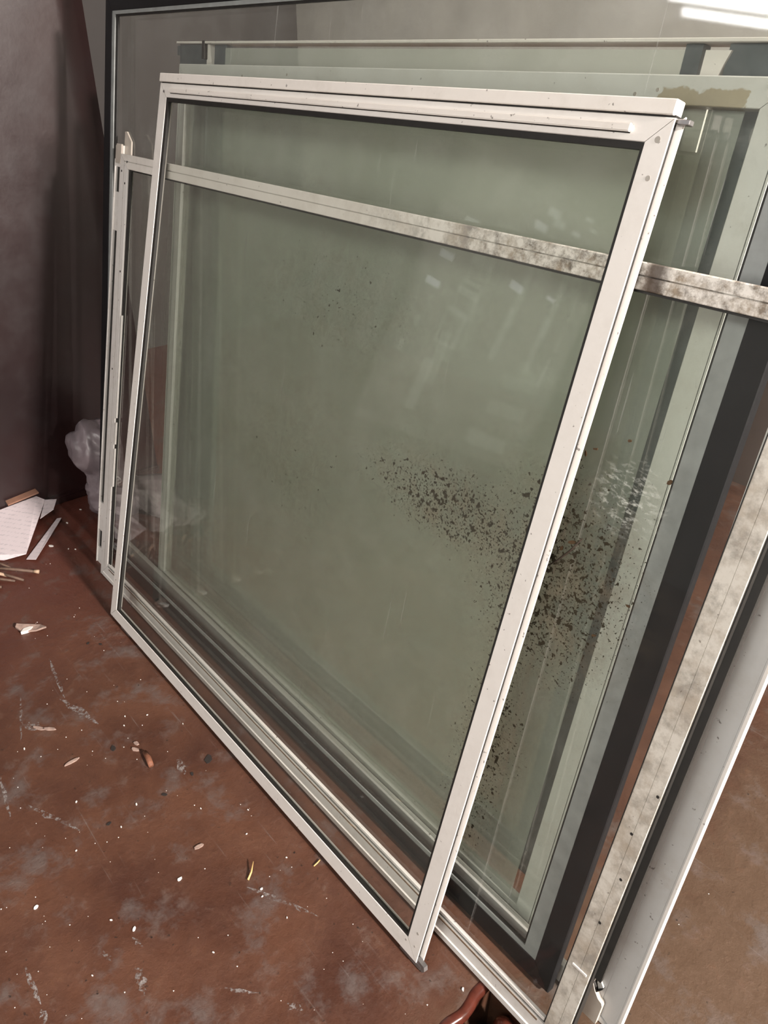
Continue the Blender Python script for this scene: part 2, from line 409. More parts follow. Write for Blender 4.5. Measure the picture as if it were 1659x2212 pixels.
# ================================================================= front sash (A)
A = Panel('window_sash', (0, 0, 0, 15, 0, 0, 1.0, 1.0605),
          'white framed glass sash leaning in front of all the others', scaled=False)
wl, wr, wt, wb = .0258, .0242, .0219, .0245
d = .0125
def a_prof(w): return [(0, .0004), (.0004, 0), (w - .0006, 0), (w, .0008), (w, d), (-.0036, d), (-.0036, d - .0026), (.004, d - .0034), (.004, .0018), (0, .0014)]
for side, w in (('L', wl), ('R', wr)):
    st = A.member('stile', side, a_prof(w), 'white', wl, wr, wt, wb)
    A.member('groove_shade', side, [(.0026, .0015), (.004, .0015), (.004, d - .0034), (.0026, d - .0034)], 'rubber', wl, wr, wt, wb, parent=st)  # dark strip laid in the groove as its shade
A.member('bottom_rail', 'B', [(0, .0008), (.0008, 0), (wb - .0006, 0), (wb, .0008), (wb, d), (0, d)], 'white', wl, wr, wt, wb)
tr = A.member('top_rail', 'T', [(0, .0008), (.0008, 0), (wt - .0006, 0), (wt, .0008), (wt, d), (0, d)], 'white', wl, wr, wt, wb)
A.box('pull_strip', .040, .9585, -.0040, .0004, 1.0457, 1.0532, 'bar', .0009, tr, 2)
A.box('strip_shade', .041, .9580, -.0010, .0003, 1.0448, 1.0457, 'rubber', 0, tr)  # thin dark line standing for the shadow under the pull strip
A.box('capping_bar', -.0028, .9975, -.0016, .0135, 1.0624, 1.0757, 'bar', .0009)
A.box('bar_seam', .0005, .9985, .0022, .012, 1.0600, 1.0628, 'rubber')
for side in 'LRTB':
    w = dict(L=wl, R=wr, T=wt, B=wb)[side]; g = dict(L=.009, R=.004, T=.008, B=.004)[side]
    A.member('gasket', side, [(0, .0045), (g, .0058), (g, .0085), (0, .0085)], 'rubber', g, g, g, g) if False else None
def ring(P, name, x0, x1, z0, z1, ws, y0, y1, mat, parent=None):
    """four separate glazing gaskets round an opening; ws = widths L R T B"""
    l, r, t_, b = ws; out = []
    for side, poly in (('L', [(x0, z0), (x0 + l, z0 + b), (x0 + l, z1 - t_), (x0, z1)]),
                       ('R', [(x1, z0), (x1 - r, z0 + b), (x1 - r, z1 - t_), (x1, z1)]),
                       ('T', [(x0, z1), (x0 + l, z1 - t_), (x1 - r, z1 - t_), (x1, z1)]),
                       ('B', [(x0, z0), (x0 + l, z0 + b), (x1 - r, z0 + b), (x1, z0)])):
        out.append(prism(name, [(a * P.k, c * P.k) for a, c in poly], y0, y1, mat, parent or P.e))
    return out
ring(A, 'gasket', wl, 1 - wr, wb, 1.0605 - wt, (.0085, .003, .0065, .0035), .0009, .0062, 'rubber')
pane(A, wl - .004, 1 - wr + .004, .0064, .0098, wb - .004, 1.0605 - wt + .004, 'glassA')
def disc(P, name, x, z, r, mat, y=-.0006, th=.0008, parent=None, sides=12):
    poly = [(x * P.k + r * math.cos(2 * math.pi * i / sides), z * P.k + r * math.sin(2 * math.pi * i / sides)) for i in range(sides)]
    return prism(name, poly, y, y + th, mat, parent or P.e)
M['hole'] = plain('plugged_hole', (0.42, 0.39, 0.35), 0.7, var=0.3)
for x, z, r in ((.9885, 1.0415, .0030), (.9905, 1.0085, .0026), (.9895, .045, .0022), (.9905, .022, .0016), (.974, .018, .0016)):
    disc(A, 'screw_hole', x, z, r, 'hole', -.0002, .0006)
disc(A, 'screw', .0165, 1.0475, .0022, 'steel', -.0012, .0014)
# end bracket at the top right, roller feet below
box('end_tab', (1.0, .004, 1.0560), (1.0125, .0120, 1.0605), 'steel', A.e, .0006)
for x in (.05, .965):
    rl = box('roller', (x, .0015, -.0078), (x + .045, .0105, .002), 'steel', A.e, .002, 2)
fo = prism('roller_guide', [(.995, -.002), (1.012, -.0062), (1.0155, -.0015), (1.013, .004), (.998, .006)], .002, .009, 'steel', A.e)

# ================================================================= second sash (B)
B = Panel('window_sash', (-.1627, .0461, 0, 12.9977, .0704, -.10, 1.3655, .9239),
          'wide mud-splashed white sash directly behind the front sash')
wl, wr, wt, wb = .034, .0305, .0257, .035
d = .0125
B.member('top_rail', 'T', groove(wt, d, .0118), 'muddy_top', wl, wr, wt, wb)
B.member('stile', 'L', groove(wl, d, .0172, .0022), 'old_white', wl, wr, wt, wb)
B.member('stile', 'R', groove(wr, d, .0135, .0008, .001), 'muddy_side', wl, wr, wt, wb)
B.member('bottom_rail', 'B', [(0, .003), (.002, .001), (.011, .001), (.0125, -.0012), (.014, .0005), (wb, .0005), (wb, d), (0, d)], 'old_white', wl, wr, wt, wb)
iw = 1.3655 - wr
B.box('shade_strip', 1.3655, 1.3672, .0006, .0125, .004, .9230, 'rubber')  # black strips put in for the shade along the stile's right edge
B.box('shade_strip', 1.3672, 1.3755, .0080, .0120, .150, .9200, 'rubber')
box_ = B.box
ring(B, 'gasket', wl, iw, wb, .9239 - wt, (.0105, .002, .0025, .0035), .0030, .0060, 'rubber')
B.box('glazing_bead', wl + .004, iw - .002, .0005, .006, wb + .0036, wb + .0088, 'old_white', .0006)
B.box('rust_line', wl + .01, iw - .01, -.0003, .0012, wb - .0045, wb - .0022, 'rustbead')
pane(B, wl - .004, iw + .004, .0062, .0092, wb - .004, .9239 - wt + .004, 'glassB')
for x, z in ((.008, .893), (.0245, .872), (.0245, .705), (.010, .50), (.030, .911)):
    disc(B, 'screw_hole', x, z, .0022, 'rubber', -.0003, .0006)
B.box('corner_key', iw + .006, iw + .026, -.0012, .001, .150, .153, 'old_white', .0004)
for x, z in ((.022, .30), (.018, .23), (.026, .42), (.015, .36)):
    disc(B, 'screw_hole', iw + x, z, .0018, 'rubber', -.0003, .0006)
# peeling sealant sliver at the left bead
for z0, z1 in ((.40, .62), (.34, .39), (.24, .33)):
    prism('peeling_seal', [((wl + .004) * KS, z0 * KS), ((wl + .008) * KS, z0 * KS), ((wl + .0085) * KS, z1 * KS), ((wl + .0065) * KS, z1 * KS)], -.0006, .003, 'old_white', B.e)

# track strip standing behind the left stile of B
M_B = Matrix.Rotation(R_(-13), 4, 'X')
TS = Panel('track_strip', tuple(Vector((-.1627, .0461, 0)) + (M_B @ Vector((0, .0165, 0)))) + (13.0, 0, 0, .04, .94),
           'narrow slotted white track strip standing upright behind the sash edges at left', 'track strip')
def slotted():
    k = KS; xl, xr = -.0605, -.0335
    segs = [(-.012, .045, 0), (.045, .090, 1), (.090, .162, 0), (.162, .776, 1), (.776, .851, 0), (.851, .898, 1), (.898, .9385, 0)]
    for z0, z1, slot in segs:
        if not slot: TS.box('web', xl + .0035, xr, .0, .006, z0, z1, 'old_white', .0004)
        else: TS.box('slot', xl + .0035, xl + .021, .0035, .006, z0, z1, 'rubber'); TS.box('web', xl + .021, xr, 0, .006, z0, z1, 'old_white')
    TS.box('lip', xl, xl + .0036, -.0025, .006, -.012, .912, 'old_white', .0006)
slotted()
prism('latch_tab', [(x * KS, z * KS) for x, z in ((-.0375, .905), (-.0375, .9642), (-.030, .9648), (-.0075, .948), (-.0062, .925), (-.012, .905))], .0062, .0092, 'cream', TS.e)
prism('end_clip', [(x * KS, z * KS) for x, z in ((-.0545, .905), (-.0545, .936), (-.050, .9405), (-.030, .9405), (-.030, .915), (-.034, .905))], -.0035, .0002, 'cream', TS.e)

# ================================================================= black framed pane (D)
Dp = (-.2878, .094, 0, 11.35, .30, -.30, 1.4317, 1.190)
D = Panel('window_sash', Dp, 'large black-framed pane with grey inner bead behind the mud-splashed sash')
w = .030; d = .012
for side, nm in (('T', 'top_rail'), ('B', 'bottom_rail'), ('L', 'stile'), ('R', 'stile')):
    D.member(nm, side, groove(w, d), 'black', w, w, w, w)
DW, DH = 1.4317, 1.190
ring(D, 'glazing_bead', w, DW - w, w, DH - w, (.012, .020, .006, .007), .001, .006, 'bead')
ring(D, 'gasket', w + .012, DW - w - .020, w + .007, DH - w - .006, (.010, .003, .003, .004), .003, .006, 'rubber')
pane(D, w - .004, DW - w + .004, .0064, .0094, w - .004, DH - w + .004, 'glassD')

# ================================================================= tall pane with the wide pale stile (C)
CWD = 1.564
Cp = (1.2292 - CWD, .13, 0, 10.507, 0, 0, CWD, 1.33)
Cn = Panel('window_sash', Cp, 'tallest sash with a wide pale stile showing at the right of the stack')
w = .078; wl = .018; d = .011
cst = Cn.member('stile', 'R', [(0, .0004), (.0020, 0), (.003, .0028), (.028, .0028), (.0285, .0016), (w, .0016), (w, d), (0, d)], 'stile_grey', wl, w, .03, .03)
Cn.member('edge_flange', 'R', [(-.0035, -.001), (0, -.001), (0, d), (-.0035, d)], 'white', .001, .001, .001, .001, parent=cst)
Cn.member('stile', 'L', groove(wl, d), 'slate', wl, w, .03, .03)
Cn.member('top_rail', 'T', groove(.03, d), 'stile_grey', wl, w, .03, .03)
Cn.member('bottom_rail', 'B', groove(.03, d), 'stile_grey', wl, w, .03, .03)
pane(Cn, wl - .004, CWD - w + .004, .004, .007, .026, 1.304, 'glassC')
# roller housing at the foot of the wide stile
hp = [(-.0555, -.004), (-.0235, -.004), (-.0235, .033), (-.0255, .0365), (-.031, .0385), (-.038, .0455), (-.043, .054), (-.047, .0645), (-.0555, .0645)]
prism('roller_housing', [((CWD + a) * KS, c * KS) for a, c in hp], -.006, .003, 'cream', cst)
prism('latch_hook', [((CWD + a) * KS, c * KS) for a, c in ((-.046, .058), (-.041, .0490), (-.037, .0435), (-.0335, .0500), (-.0305, .0560), (-.034, .0525), (-.0365, .0480), (-.041, .0535))], -.005, .0026, 'rubber', cst)
prism('latch_plate', [((CWD + a) * KS, c * KS) for a, c in ((-.0365, .049), (-.034, .0525), (-.031, .0565), (-.036, .0620), (-.0405, .0570))], -.002, .0026, 'pale_grey', cst)
# the dark beside B's stile is the shade strip added on B
# ================================================================= pale sash with backing board (E)
Ep = (-.066, .145, .0, 11.067, .09, -.25, 1.139, 1.072)
E = Panel('window_sash', Ep, 'pale grey sash with green-grey backing sheet, tan stain on its top rail')
def stained():
    t = NT('tan_stained_paint'); v = t.coord(); x, y, z = t.xyz(v)
    n = t.noise(v, 40, 5, 0.6); n1 = t.noise(v, 9, 6, 0.65)
    c = t.mix(t.math('MULTIPLY', t.rng(n1, 0.45, 0.75), 0.35), (0.60, 0.61, 0.59), (0.34, 0.31, 0.26))
    nn = t.math('MULTIPLY', t.math('SUBTRACT', n, 0.5), 0.05)
    m = t.math('MULTIPLY', t.rng(t.math('ADD', x, nn), 1.008, 1.010), t.rng(t.math('ADD', x, nn), 1.098, 1.100, 1, 0))
    m = t.math('MULTIPLY', m, t.rng(t.math('ADD', z, t.math('MULTIPLY', nn, 0.5)), 1.066, 1.068, 1, 0))
    c = t.mix(t.math('MULTIPLY', m, 0.9), c, (0.36, 0.31, 0.21))
    s = t.rng(t.noise(v, 150, 2), 0.70, 0.74)
    return t.bsdf(t.mix(t.math('MULTIPLY', s, 0.6), c, (0.08, 0.07, 0.06)), 0.45)
M['stained'] = stained()
wl, wr, wt, wb = .028, .0300, .0265, .027
d = .019
E.member('top_rail', 'T', groove(wt, d), 'stained', wl, wr, wt, wb)
E.member('bottom_rail', 'B', groove(wb, d), 'pale_grey', wl, wr, wt, wb)
E.member('stile', 'L', groove(wl, d, .006), 'pale_grey', wl, wr, wt, wb)
er = E.member('stile', 'R', groove(wr, d, .0035, .0012, .004), 'pale_grey', wl, wr, wt, wb)
E.box('edge_bead', 1.139, 1.1415, .001, .004, .002, 1.070, 'white', .0004, er)
EW, EH = 1.139, 1.072
pane(E, wl - .004, EW - wr + .004, .0060, .0090, wb - .004, EH - wt + .004, 'glassE')
def film(t, c, k):
    df = t.node('BsdfDiffuse'); t.put(df.inputs[0], c); tr = t.node('BsdfTransparent'); t.put(tr.inputs[0], (0.94, 0.96, 0.935)); m = t.node('MixShader')
    m.inputs[0].default_value = k; t.L(tr.outputs[0], m.inputs[1]); t.L(df.outputs[0], m.inputs[2]); t.L(m.outputs[0], t.out.inputs[0]); return t.m
def board():
    t = NT('green_grey_sheet'); v = t.coord(); x, y, z = t.xyz(v)
    n = t.noise(v, 5, 6, 0.6); n2 = t.noise(v, 30, 6, 0.7)
    c = t.mix(t.rng(n, 0.3, 0.7), (0.55, 0.580, 0.545), (0.62, 0.648, 0.615))
    c = t.mix(t.math('MULTIPLY', t.rng(n2, 0.55, 0.75), 0.25), c, (0.36, 0.34, 0.27))
    # brown water stain with its own outline in the upper right corner
    a = t.math('DIVIDE', t.math('SUBTRACT', x, 1.06), 0.05); b = t.math('DIVIDE', t.math('SUBTRACT', z, 0.985), 0.045)
    r = t.math('SQRT', t.math('ADD', t.math('MULTIPLY', a, a), t.math('MULTIPLY', b, b)))
    r = t.math('ADD', r, t.math('MULTIPLY', t.math('SUBTRACT', n2, 0.5), 0.5))
    c = t.mix(t.rng(r, 0.3, 1.1, 0.65, 0.0, True), c, (0.28, 0.24, 0.17))
    return film(t, c, 0.50)
M['board'] = board()
fb = E.box('backing_sheet', wl + .001, 1.0905, .0120, .0150, wb + .001, EH - wt - .001, 'board')
fb.data.materials.append(M['clear'])
for p in fb.data.polygons: p.material_index = 0 if p.normal.y < -0.5 else 1
for x, z in ((1.0, 1.058), (.975, 1.0535), (.35, 1.060), (.22, 1.056), (1.113, 1.064)):
    disc(E, 'screw_hole', x, z, .0020, 'hole', -.0003, .0006)

# ================================================================= rearmost sash (F)
Fp = (-.1363, .215, 0, 9, -.0954, 0, 1.215, 1.1006)
F = Panel('window_sash', Fp, 'rearmost slate-grey sash, its thin white top edge showing above the others')
FW, FH = 1.215, 1.1006
F.box('top_edge', 0, FW, -.003, .026, FH - .0035, FH, 'white', .0006)
F.box('stile', .002, .106, .004, .022, 0, FH - .004, 'slate')
F.box('stile', 1.112, FW - .002, .004, .022, 0, FH - .004, 'slate')
F.box('bottom_rail', .106, 1.112, .004, .022, 0, .05, 'slate')
F.box('stile_filler', .106, .166, .008, .020, .05, FH - .10, 'slate')
F.box('inner_stile', .125, .166, .008, .020, FH - .10, FH - .004, 'slate')
F.box('inner_stile', 1.064, 1.083, .006, .020, FH - .10, FH - .004, 'slate')
prism('glazing_bead', [(a * KS, c * KS) for a, c in ((.106, FH - .10), (.1245, FH - .10), (.1245, FH - .035), (.117, FH - .004), (.106, FH - .004))], .003, .012, 'white', F.e)
prism('glazing_bead', [(a * KS, c * KS) for a, c in ((1.0895, FH - .10), (1.107, FH - .10), (1.107, FH - .035), (1.1165, FH - .010), (1.0895, FH - .010))], .001, .012, 'white', F.e)
F.box('corner_clip', .098, .108, -.0035, .004, FH - .028, FH + .0012, 'rubber', .0006)
F.box('corner_block', -.006, .003, .002, .018, FH - .022, FH - .006, 'slate', .001)
_t = NT('milky_sheet'); M['backing'] = film(_t, (0.58, 0.61, 0.56), 0.50)
F.box('inner_sheet', 1.064, 1.112, .008, .010, .05, FH - .10, 'backing')
fb = F.box('backing_sheet', .166, 1.064, .006, .010, .05, FH - .009, 'backing')
fb.data.materials.append(M['clear'])
for p in fb.data.polygons: p.material_index = 0 if p.normal.y < -0.5 else 1

# ================================================================= things behind and beside the stack
def noise3(p, seed=0):
    from mathutils import noise as nz
    return nz.noise(Vector(p) + Vector((seed, seed * 1.7, -seed)))
def lumpy(name, blobs, mat, parent=None, sub=5, amp=0.1, freq=14.0, seed=1):
    """one crumpled closed skin wrapped round a few overlapping lumps"""
    bm = bmesh.new(); bmesh.ops.create_icosphere(bm, subdivisions=sub, radius=1.0)
    cen = sum((Vector(b[0]) for b in blobs), Vector()) / len(blobs)
    for v in bm.verts:
        d = v.co.normalized(); best = 0.0
        for c, r in blobs:                       # farthest hit of the ray from the centre with any ellipsoid
            c = Vector(c); q = Vector([(cen[i] - c[i]) / r[i] for i in range(3)]); e = Vector([d[i] / r[i] for i in range(3)])
            A_, B_, C_ = e.dot(e), 2 * q.dot(e), q.dot(q) - 1; D_ = B_ * B_ - 4 * A_ * C_
            if D_ > 0: best = max(best, (-B_ + math.sqrt(D_)) / (2 * A_))
        p = cen + d * max(best, 0.03)
        w = abs(noise3(p * freq, seed)) + 0.5 * abs(noise3(p * freq * 2.3, seed + 3)) + 0.25 * abs(noise3(p * freq * 5, seed + 5))
        p = cen + (p - cen) * (1 + amp * (0.45 - w))
        p.z = max(p.z, 0.001); v.co = p
    me = bpy.data.meshes.new(name); bm.to_mesh(me); bm.free()
    for p in me.polygons: p.use_smooth = True
    return link(name, me, mat, parent)
M['bag'] = plain('crumpled_mauve_plastic', (0.20, 0.165, 0.18), 0.32, var=0.25, scale=20)
tag(lumpy('plastic_bag', [((-.420, .180, .200), (.064, .066, .072)), ((-.405, .195, .10), (.050, .060, .07)), ((-.405, .205, .06), (.054, .070, .07)), ((-.350, .300, .05), (.080, .062, .055))], 'bag', amp=0.24, freq=17),
    'crumpled pale plastic bag wedged behind the left end of the sash stack', 'plastic bag')

# printed sheets at the foot of the wall
def paper_mat():
    t = NT('printed_white_paper'); v = t.coord('Object', rot=(0, 0, -0.62)); x, y, z = t.xyz(v)
    rows = t.math('FRACT', t.math('MULTIPLY', y, 62.0))
    line = t.math('MULTIPLY', t.rng(rows, 0.62, 0.66), t.rng(t.noise(t.coord('Object', scale=(260, 62, 1), rot=(0, 0, -0.62)), 1.0, 1), 0.5, 0.58))
    area_ = t.math('MULTIPLY', t.rng(y, -.01, .0), t.rng(y, .075, .085, 1, 0))
    c = t.mix(t.math('MULTIPLY', line, 0.30), (0.62, 0.55, 0.57), (0.2, 0.2, 0.24))
    return t.bsdf(c, 0.6)
M['paper'] = paper_mat()
M['card'] = plain('brown_cardboard', (0.20, 0.10, 0.065), 0.8, var=0.3)
def sheet(name, outline, mat, label, cat, thick=0.0012, parent=None):
    """a curled sheet: outline points (x, y, z) in order"""
    n = len(outline); v = [(x, y, z) for x, y, z in outline] + [(x, y, z + thick) for x, y, z in outline]
    f = [tuple(range(n)), tuple(range(n, 2 * n))] + [(i, (i + 1) % n, n + (i + 1) % n, n + i) for i in range(n)]
    o = pyd(name, v, f, mat, parent)
    return tag(o, label, cat) if label else o
up = sheet('printed_sheet', [(-.580, -.170, .020), (-.580, .048, .036), (-.556, .062, .030), (-.352, -.062, .012), (-.372, -.110, .004), (-.46, -.20, .006)], 'paper',
      'white printed sheet lying on the floor against the maroon wall', 'paper')
sheet('folded_flap', [(-.556, .062, .030), (-.520, .082, .0405), (-.488, .060, .032), (-.480, .020, .022), ], 'paper', None, None, parent=up)
sheet('paper_slip', [(-.485, .062, .004), (-.470, .070, .010), (-.322, -.050, .006), (-.345, -.066, .0015)], 'paper',
      'narrow white paper slip sticking out under the printed sheet', 'paper')
sheet('cardboard_strip', [(-.562, .052, .052), (-.580, .050, .056), (-.580, -.030, .047), (-.562, -.030, .043)], 'card',
      'brown cardboard strip tucked behind the printed sheet', 'cardboard', 0.004)
M['stick'] = plain('split_wood', (0.14, 0.085, 0.06), 0.7, var=0.5, scale=90)
M['palewood'] = plain('pale_wood', (0.42, 0.29, 0.20), 0.7, var=0.3, scale=90)
SPL = ['longest thin wood splinter pointing at the printed sheet slip, pale at its tip', 'thin wood splinter lying second in the heap below the printed sheet', 'short wood splinter lowest in the heap below the printed sheet', 'thin wood splinter half hidden under the printed sheet edge', 'pale thick wood splinter on top of the heap below the printed sheet', 'short splinter lying apart, nearest the viewer, below the splinter heap']
for si, ((x0, y0), (x1, y1), r, z, mt) in enumerate((((-.365, -.155), (-.2725, -.0661), .0042, .009, 'stick'), ((-.345, -.145), (-.2577, -.1015), .0036, .006, 'stick'),
                                     ((-.33, -.165), (-.268, -.118), .0034, .0045, 'stick'), ((-.385, -.128), (-.33, -.108), .003, .006, 'stick'),
                                     ((-.36, -.17), (-.30, -.125), .0045, .011, 'palewood'), ((-.30, -.19), (-.262, -.150), .004, .005, 'stick'))):
    m = ((x0 + x1) / 2 + .002, (y0 + y1) / 2 - .003, z + .001)
    tag(tube('wood_splinter', [(x0, y0, z * .6), m, (x1, y1, r)], r, mt, None, 6, [.7, 1, .8]),
        SPL[si], 'splinter', 'wood splinters below the printed sheet')
tube('broken_tip', [(-.2775, -.0705, .0048), (-.268, -.062, .0044)], .0048, 'palewood', bpy.data.objects['wood_splinter'], 6)['label'] = 'pale broken tip'

def chip(name, x, y, sx, sy, ang, mat, label, cat, group=None, h=0.0018, seed=0, curl=0.0):
    rr = random.Random(seed); n = 7; v = []
    for lay in (0, 1):
        for i in range(n):
            a = 2 * math.pi * i / n; q = 0.75 + 0.4 * rr.random() if lay == 0 else 1; 
            px, py = sx * math.cos(a) * (0.75 + 0.45 * random.Random(seed * 31 + i).random()), sy * math.sin(a) * (0.75 + 0.45 * random.Random(seed * 17 + i).random())
            X = x + px * math.cos(ang) - py * math.sin(ang); Y = y + px * math.sin(ang) + py * math.cos(ang)
            v.append((X, Y, 0.0002 + lay * h + curl * (px / sx) ** 2))
    f = [tuple(range(n)), tuple(range(n, 2 * n))] + [(i, (i + 1) % n, n + (i + 1) % n, n + i) for i in range(n)]
    return tag(pyd(name, v, f, mat), label, cat, group)
M['chip'] = plain('white_paint_chip', (0.72, 0.70, 0.66), 0.6)
M['crumb'] = plain('black_crumb', (0.015, 0.010, 0.008), 0.8)
M['bark'] = plain('orange_brown_bark', (0.22, 0.085, 0.045), 0.7, var=0.5, scale=120)
M['strawm'] = plain('yellow_straw', (0.62, 0.40, 0.16), 0.6)
M['flakem'] = plain('dusty_pink_plaster', (0.34, 0.24, 0.20), 0.85, var=0.4, scale=120)
M['floorscuff'] = None
chip('plaster_flake', -.0720, -.1540, .036, .012, 0.75, 'flakem', 'long curled plaster flake lying on the floor left of the front sash', 'flake', h=.004, seed=3, curl=.006)
chip('plaster_flake', -.0660, -.1600, .012, .006, 1.6, 'chip', 'small pale plaster crumb resting against the long curled flake', 'flake', h=.007, seed=4)
bk = tube('bark_curl', [(.412, -.1165, .0045), (.430, -.1180, .0055), (.4485, -.1215, .0045)], .0052, 'bark', None, 7, [.8, 1, .9])
tag(bk, 'short curled piece of orange-brown bark on the open floor', 'bark')
tag(tube('straw', [(.7414, -.1071, .0016), (.735, -.097, .004), (.7242, -.0864, .008)], .0014, 'strawm', None, 6, [1.2, 1, .5]), 'yellow straw stalk on the floor near the lower rail of the front sash', 'straw')
tag(tube('straw', [(.7866, -.0172, .0012), (.786, -.010, .002), (.7844, -.004, .002)], .0011, 'strawm', None, 6), 'tiny straw bit beside the shadowed lower rail of the front sash', 'straw')
for i, (x, y, l, ang) in enumerate(((.2300, -.2400, .013, .6), (.2450, -.2250, .014, .75), (.3470, -.2240, .013, 1.6), (.6425, -.1355, .008, 1.4), (.3920, -.1260, .008, .5), (.3800, -.1180, .006, .5))):
    chip('wood_chip', x, y, l, .0035, ang, 'flakem', ['pinkish wood chip, left of two lying close together at the left floor edge', 'pinkish wood chip, right of two lying close together at the left floor edge', 'long pinkish wood chip lying alone left of the bark curl', 'pinkish wood chip on the open floor left of the yellow straw stalk', 'pinkish wood chip touching the left end of the bark curl', 'smallest pinkish wood chip just above the left end of the bark curl'][i], 'wood chip', 'pinkish wood chips on the brown floor', .0022, 40 + i)
CH = [(0.6733, -0.1855, 5), (0.5785, -0.3668, 5), (0.7022, -0.2719, 4.5), (0.5292, -0.2137, 2), (0.4351, -0.2502, 2.5), (0.263, -0.2767, 3), (0.3247, -0.1165, 2.2), (0.3273, -0.0716, 1.8), (0.3906, -0.0307, 1.8), (0.5249, -0.2857, 2.0), (0.5039, -0.1756, 3), (0.6327, -0.0395, 1.8), (0.6706, -0.0657, 2), (0.7469, -0.0408, 1.8), (0.7667, -0.0993, 3), (0.7776, -0.1047, 2), (0.5801, -0.0978, 1.8), (0.8042, -0.2023, 1.8), (0.6679, -0.2914, 2.2), (0.3038, -0.1051, 2.2), (0.8284, -0.0955, 1.8), (0.7265, -0.3432, 1.6), (1.0636, 0.028, 3.2), (0.9554, 0.0475, 1.5), (-0.5522, 0.0622, 4), (-0.4986, 0.1308, 5), (-0.4527, 0.0761, 5), (-0.3276, 0.0315, 3), (-0.3145, 0.044, 3), (-0.3684, 0.0023, 8)]
rr = random.Random(5)
for i, (x, y, r) in enumerate(CH):
    chip('paint_chip', x, y, r * .00085, r * .00048, rr.random() * 3, 'chip', {0: 'white oval paint chip on the open floor below the yellow straw stalk', 1: 'white oval paint chip nearest the left edge of the open floor', 2: 'white oval paint chip right of a similar one, low on the open floor', 29: 'large pale chip on the floor beside the tip of the narrow paper slip', 22: 'white chip with a tail near the lip of the floor pit', 25: 'white chip in the dark floor corner near the plastic bag', 26: 'white chip on the dark floor beside the narrow paper slip'}.get(i, 'tiny white paint chip lying on the brown floor'), 'paint chip', 'tiny white paint chips on the floor', .0014, i)
for i, (x, y, r) in enumerate([(0.3641, -0.1544, 5), (0.4952, -0.0362, 7), (0.5155, -0.1312, 3.5), (0.5062, -0.0741, 3), (0.5104, -0.2266, 3), (0.0552, -0.075, 3), (0.0749, -0.056, 2.5)]):
    chip('dirt_crumb', x, y, r * .0014, r * .0009, rr.random() * 3, 'crumb', ['small black dirt crumb left of the bark curl on the brown floor', 'largest black dirt crumb, close to the middle of the front sash rail', 'black dirt crumb on the open floor below the bark curl', 'black dirt crumb between the bark curl and the front sash rail', 'black dirt crumb farthest out on the floor, below the wood chips', 'black dirt crumb just below the long curled plaster flake, left of a pair', 'smaller black dirt crumb right of a pair by the front sash corner'][i], 'dirt crumb', 'black dirt crumbs on the floor', .0012, 70 + i)
# fine grit nobody could count
def grit():
    v = []; f = []; g = random.Random(11)
    for i in range(230):
        if i < 150: x, y = g.uniform(-.35, 1.05), g.uniform(-.45, -.02)
        else: x, y = g.uniform(1.16, 1.7), g.uniform(.15, 1.0)
        if PX0 - .01 < x < PX1 and y < PY1: continue
        r = g.uniform(.0005, .0013); b = len(v)
        v += [(x - r, y - r * .6, .0002), (x + r, y - r * .5, .0002), (x + r * .3, y + r, .0002), (x, y, .0002 + r)]
        f += [(b, b + 1, b + 3), (b + 1, b + 2, b + 3), (b + 2, b, b + 3), (b, b + 2, b + 1)]
    return pyd('floor_grit', v, f, 'chip')
tag(grit(), 'fine pale grit scattered over the brown floor', 'grit', kind='stuff')
# pale scuffs and gouges in the floor paint: thin raised smears with ragged outlines
def scuff_mat():
    t = NT('pale_paint_smear'); v = t.coord('Object'); n = t.noise(v, 160, 4, 0.7); n2 = t.noise(v, 40, 3, 0.6)
    b = t.node('BsdfPrincipled'); t.put(b.inputs['Base Color'], (0.24, 0.21, 0.20)); b.inputs['Roughness'].default_value = 0.7
    tr = t.node('BsdfTransparent'); m = t.node('MixShader')
    t.L(t.math('MULTIPLY', t.rng(n, 0.46, 0.60), t.rng(n2, 0.38, 0.60, 0.15, 0.85)), m.inputs[0]); t.L(tr.outputs[0], m.inputs[1]); t.L(b.outputs[0], m.inputs[2]); t.L(m.outputs[0], t.out.inputs[0])
    return t.m
M['scuff'] = scuff_mat()
for i, (x0, y0, x1, y1, w) in enumerate([(.7472, -.1155, .857, -.0584, .0050), (.7544, -.2928, .7956, -.3003, .011), (.0458, -.1545, .1857, -.1742, .005), (.1799, -.1811, .2889, -.1485, .010), (.3897, -.3143, .4942, -.266, .006), (.852, -.2198, .8916, -.1831, .004), (.9271, -.1628, .9455, -.1498, .006), (.7109, -.2794, .7329, -.2738, .004), (.7033, -.319, .723, -.3155, .005), (.7249, -.411, .746, -.4138, .006), (.655, -.408, .7183, -.4099, .005), (.461, -.077, .4985, -.0833, .010), (.20, -.262, .235, -.232, .012), (.30, -.33, .40, -.345, .004), (.12, -.235, .24, -.275, .003)]):
    g = random.Random(100 + i); n = 9; dx, dy = x1 - x0, y1 - y0; L_ = math.hypot(dx, dy); nx, ny = -dy / L_, dx / L_
    up_, dn = [], []
    for k in range(n):
        t_ = k / (n - 1); q = w * math.sin(math.pi * min(max(t_, .04), .96)) * g.uniform(.45, 1.0); o_ = g.uniform(-.3, .3) * w
        up_.append((x0 + dx * t_ + nx * (q + o_), y0 + dy * t_ + ny * (q + o_))); dn.append((x0 + dx * t_ - nx * (q - o_), y0 + dy * t_ - ny * (q - o_)))
    poly = up_ + dn[::-1]
    v = [(a, b, .00008) for a, b in poly] + [(a, b, .00045) for a, b in poly]; N = len(poly)
    pyd('paint_smear', v, [tuple(range(N)), tuple(range(N, 2 * N))] + [(j, (j + 1) % N, N + (j + 1) % N, N + j) for j in range(N)], 'scuff', floor)

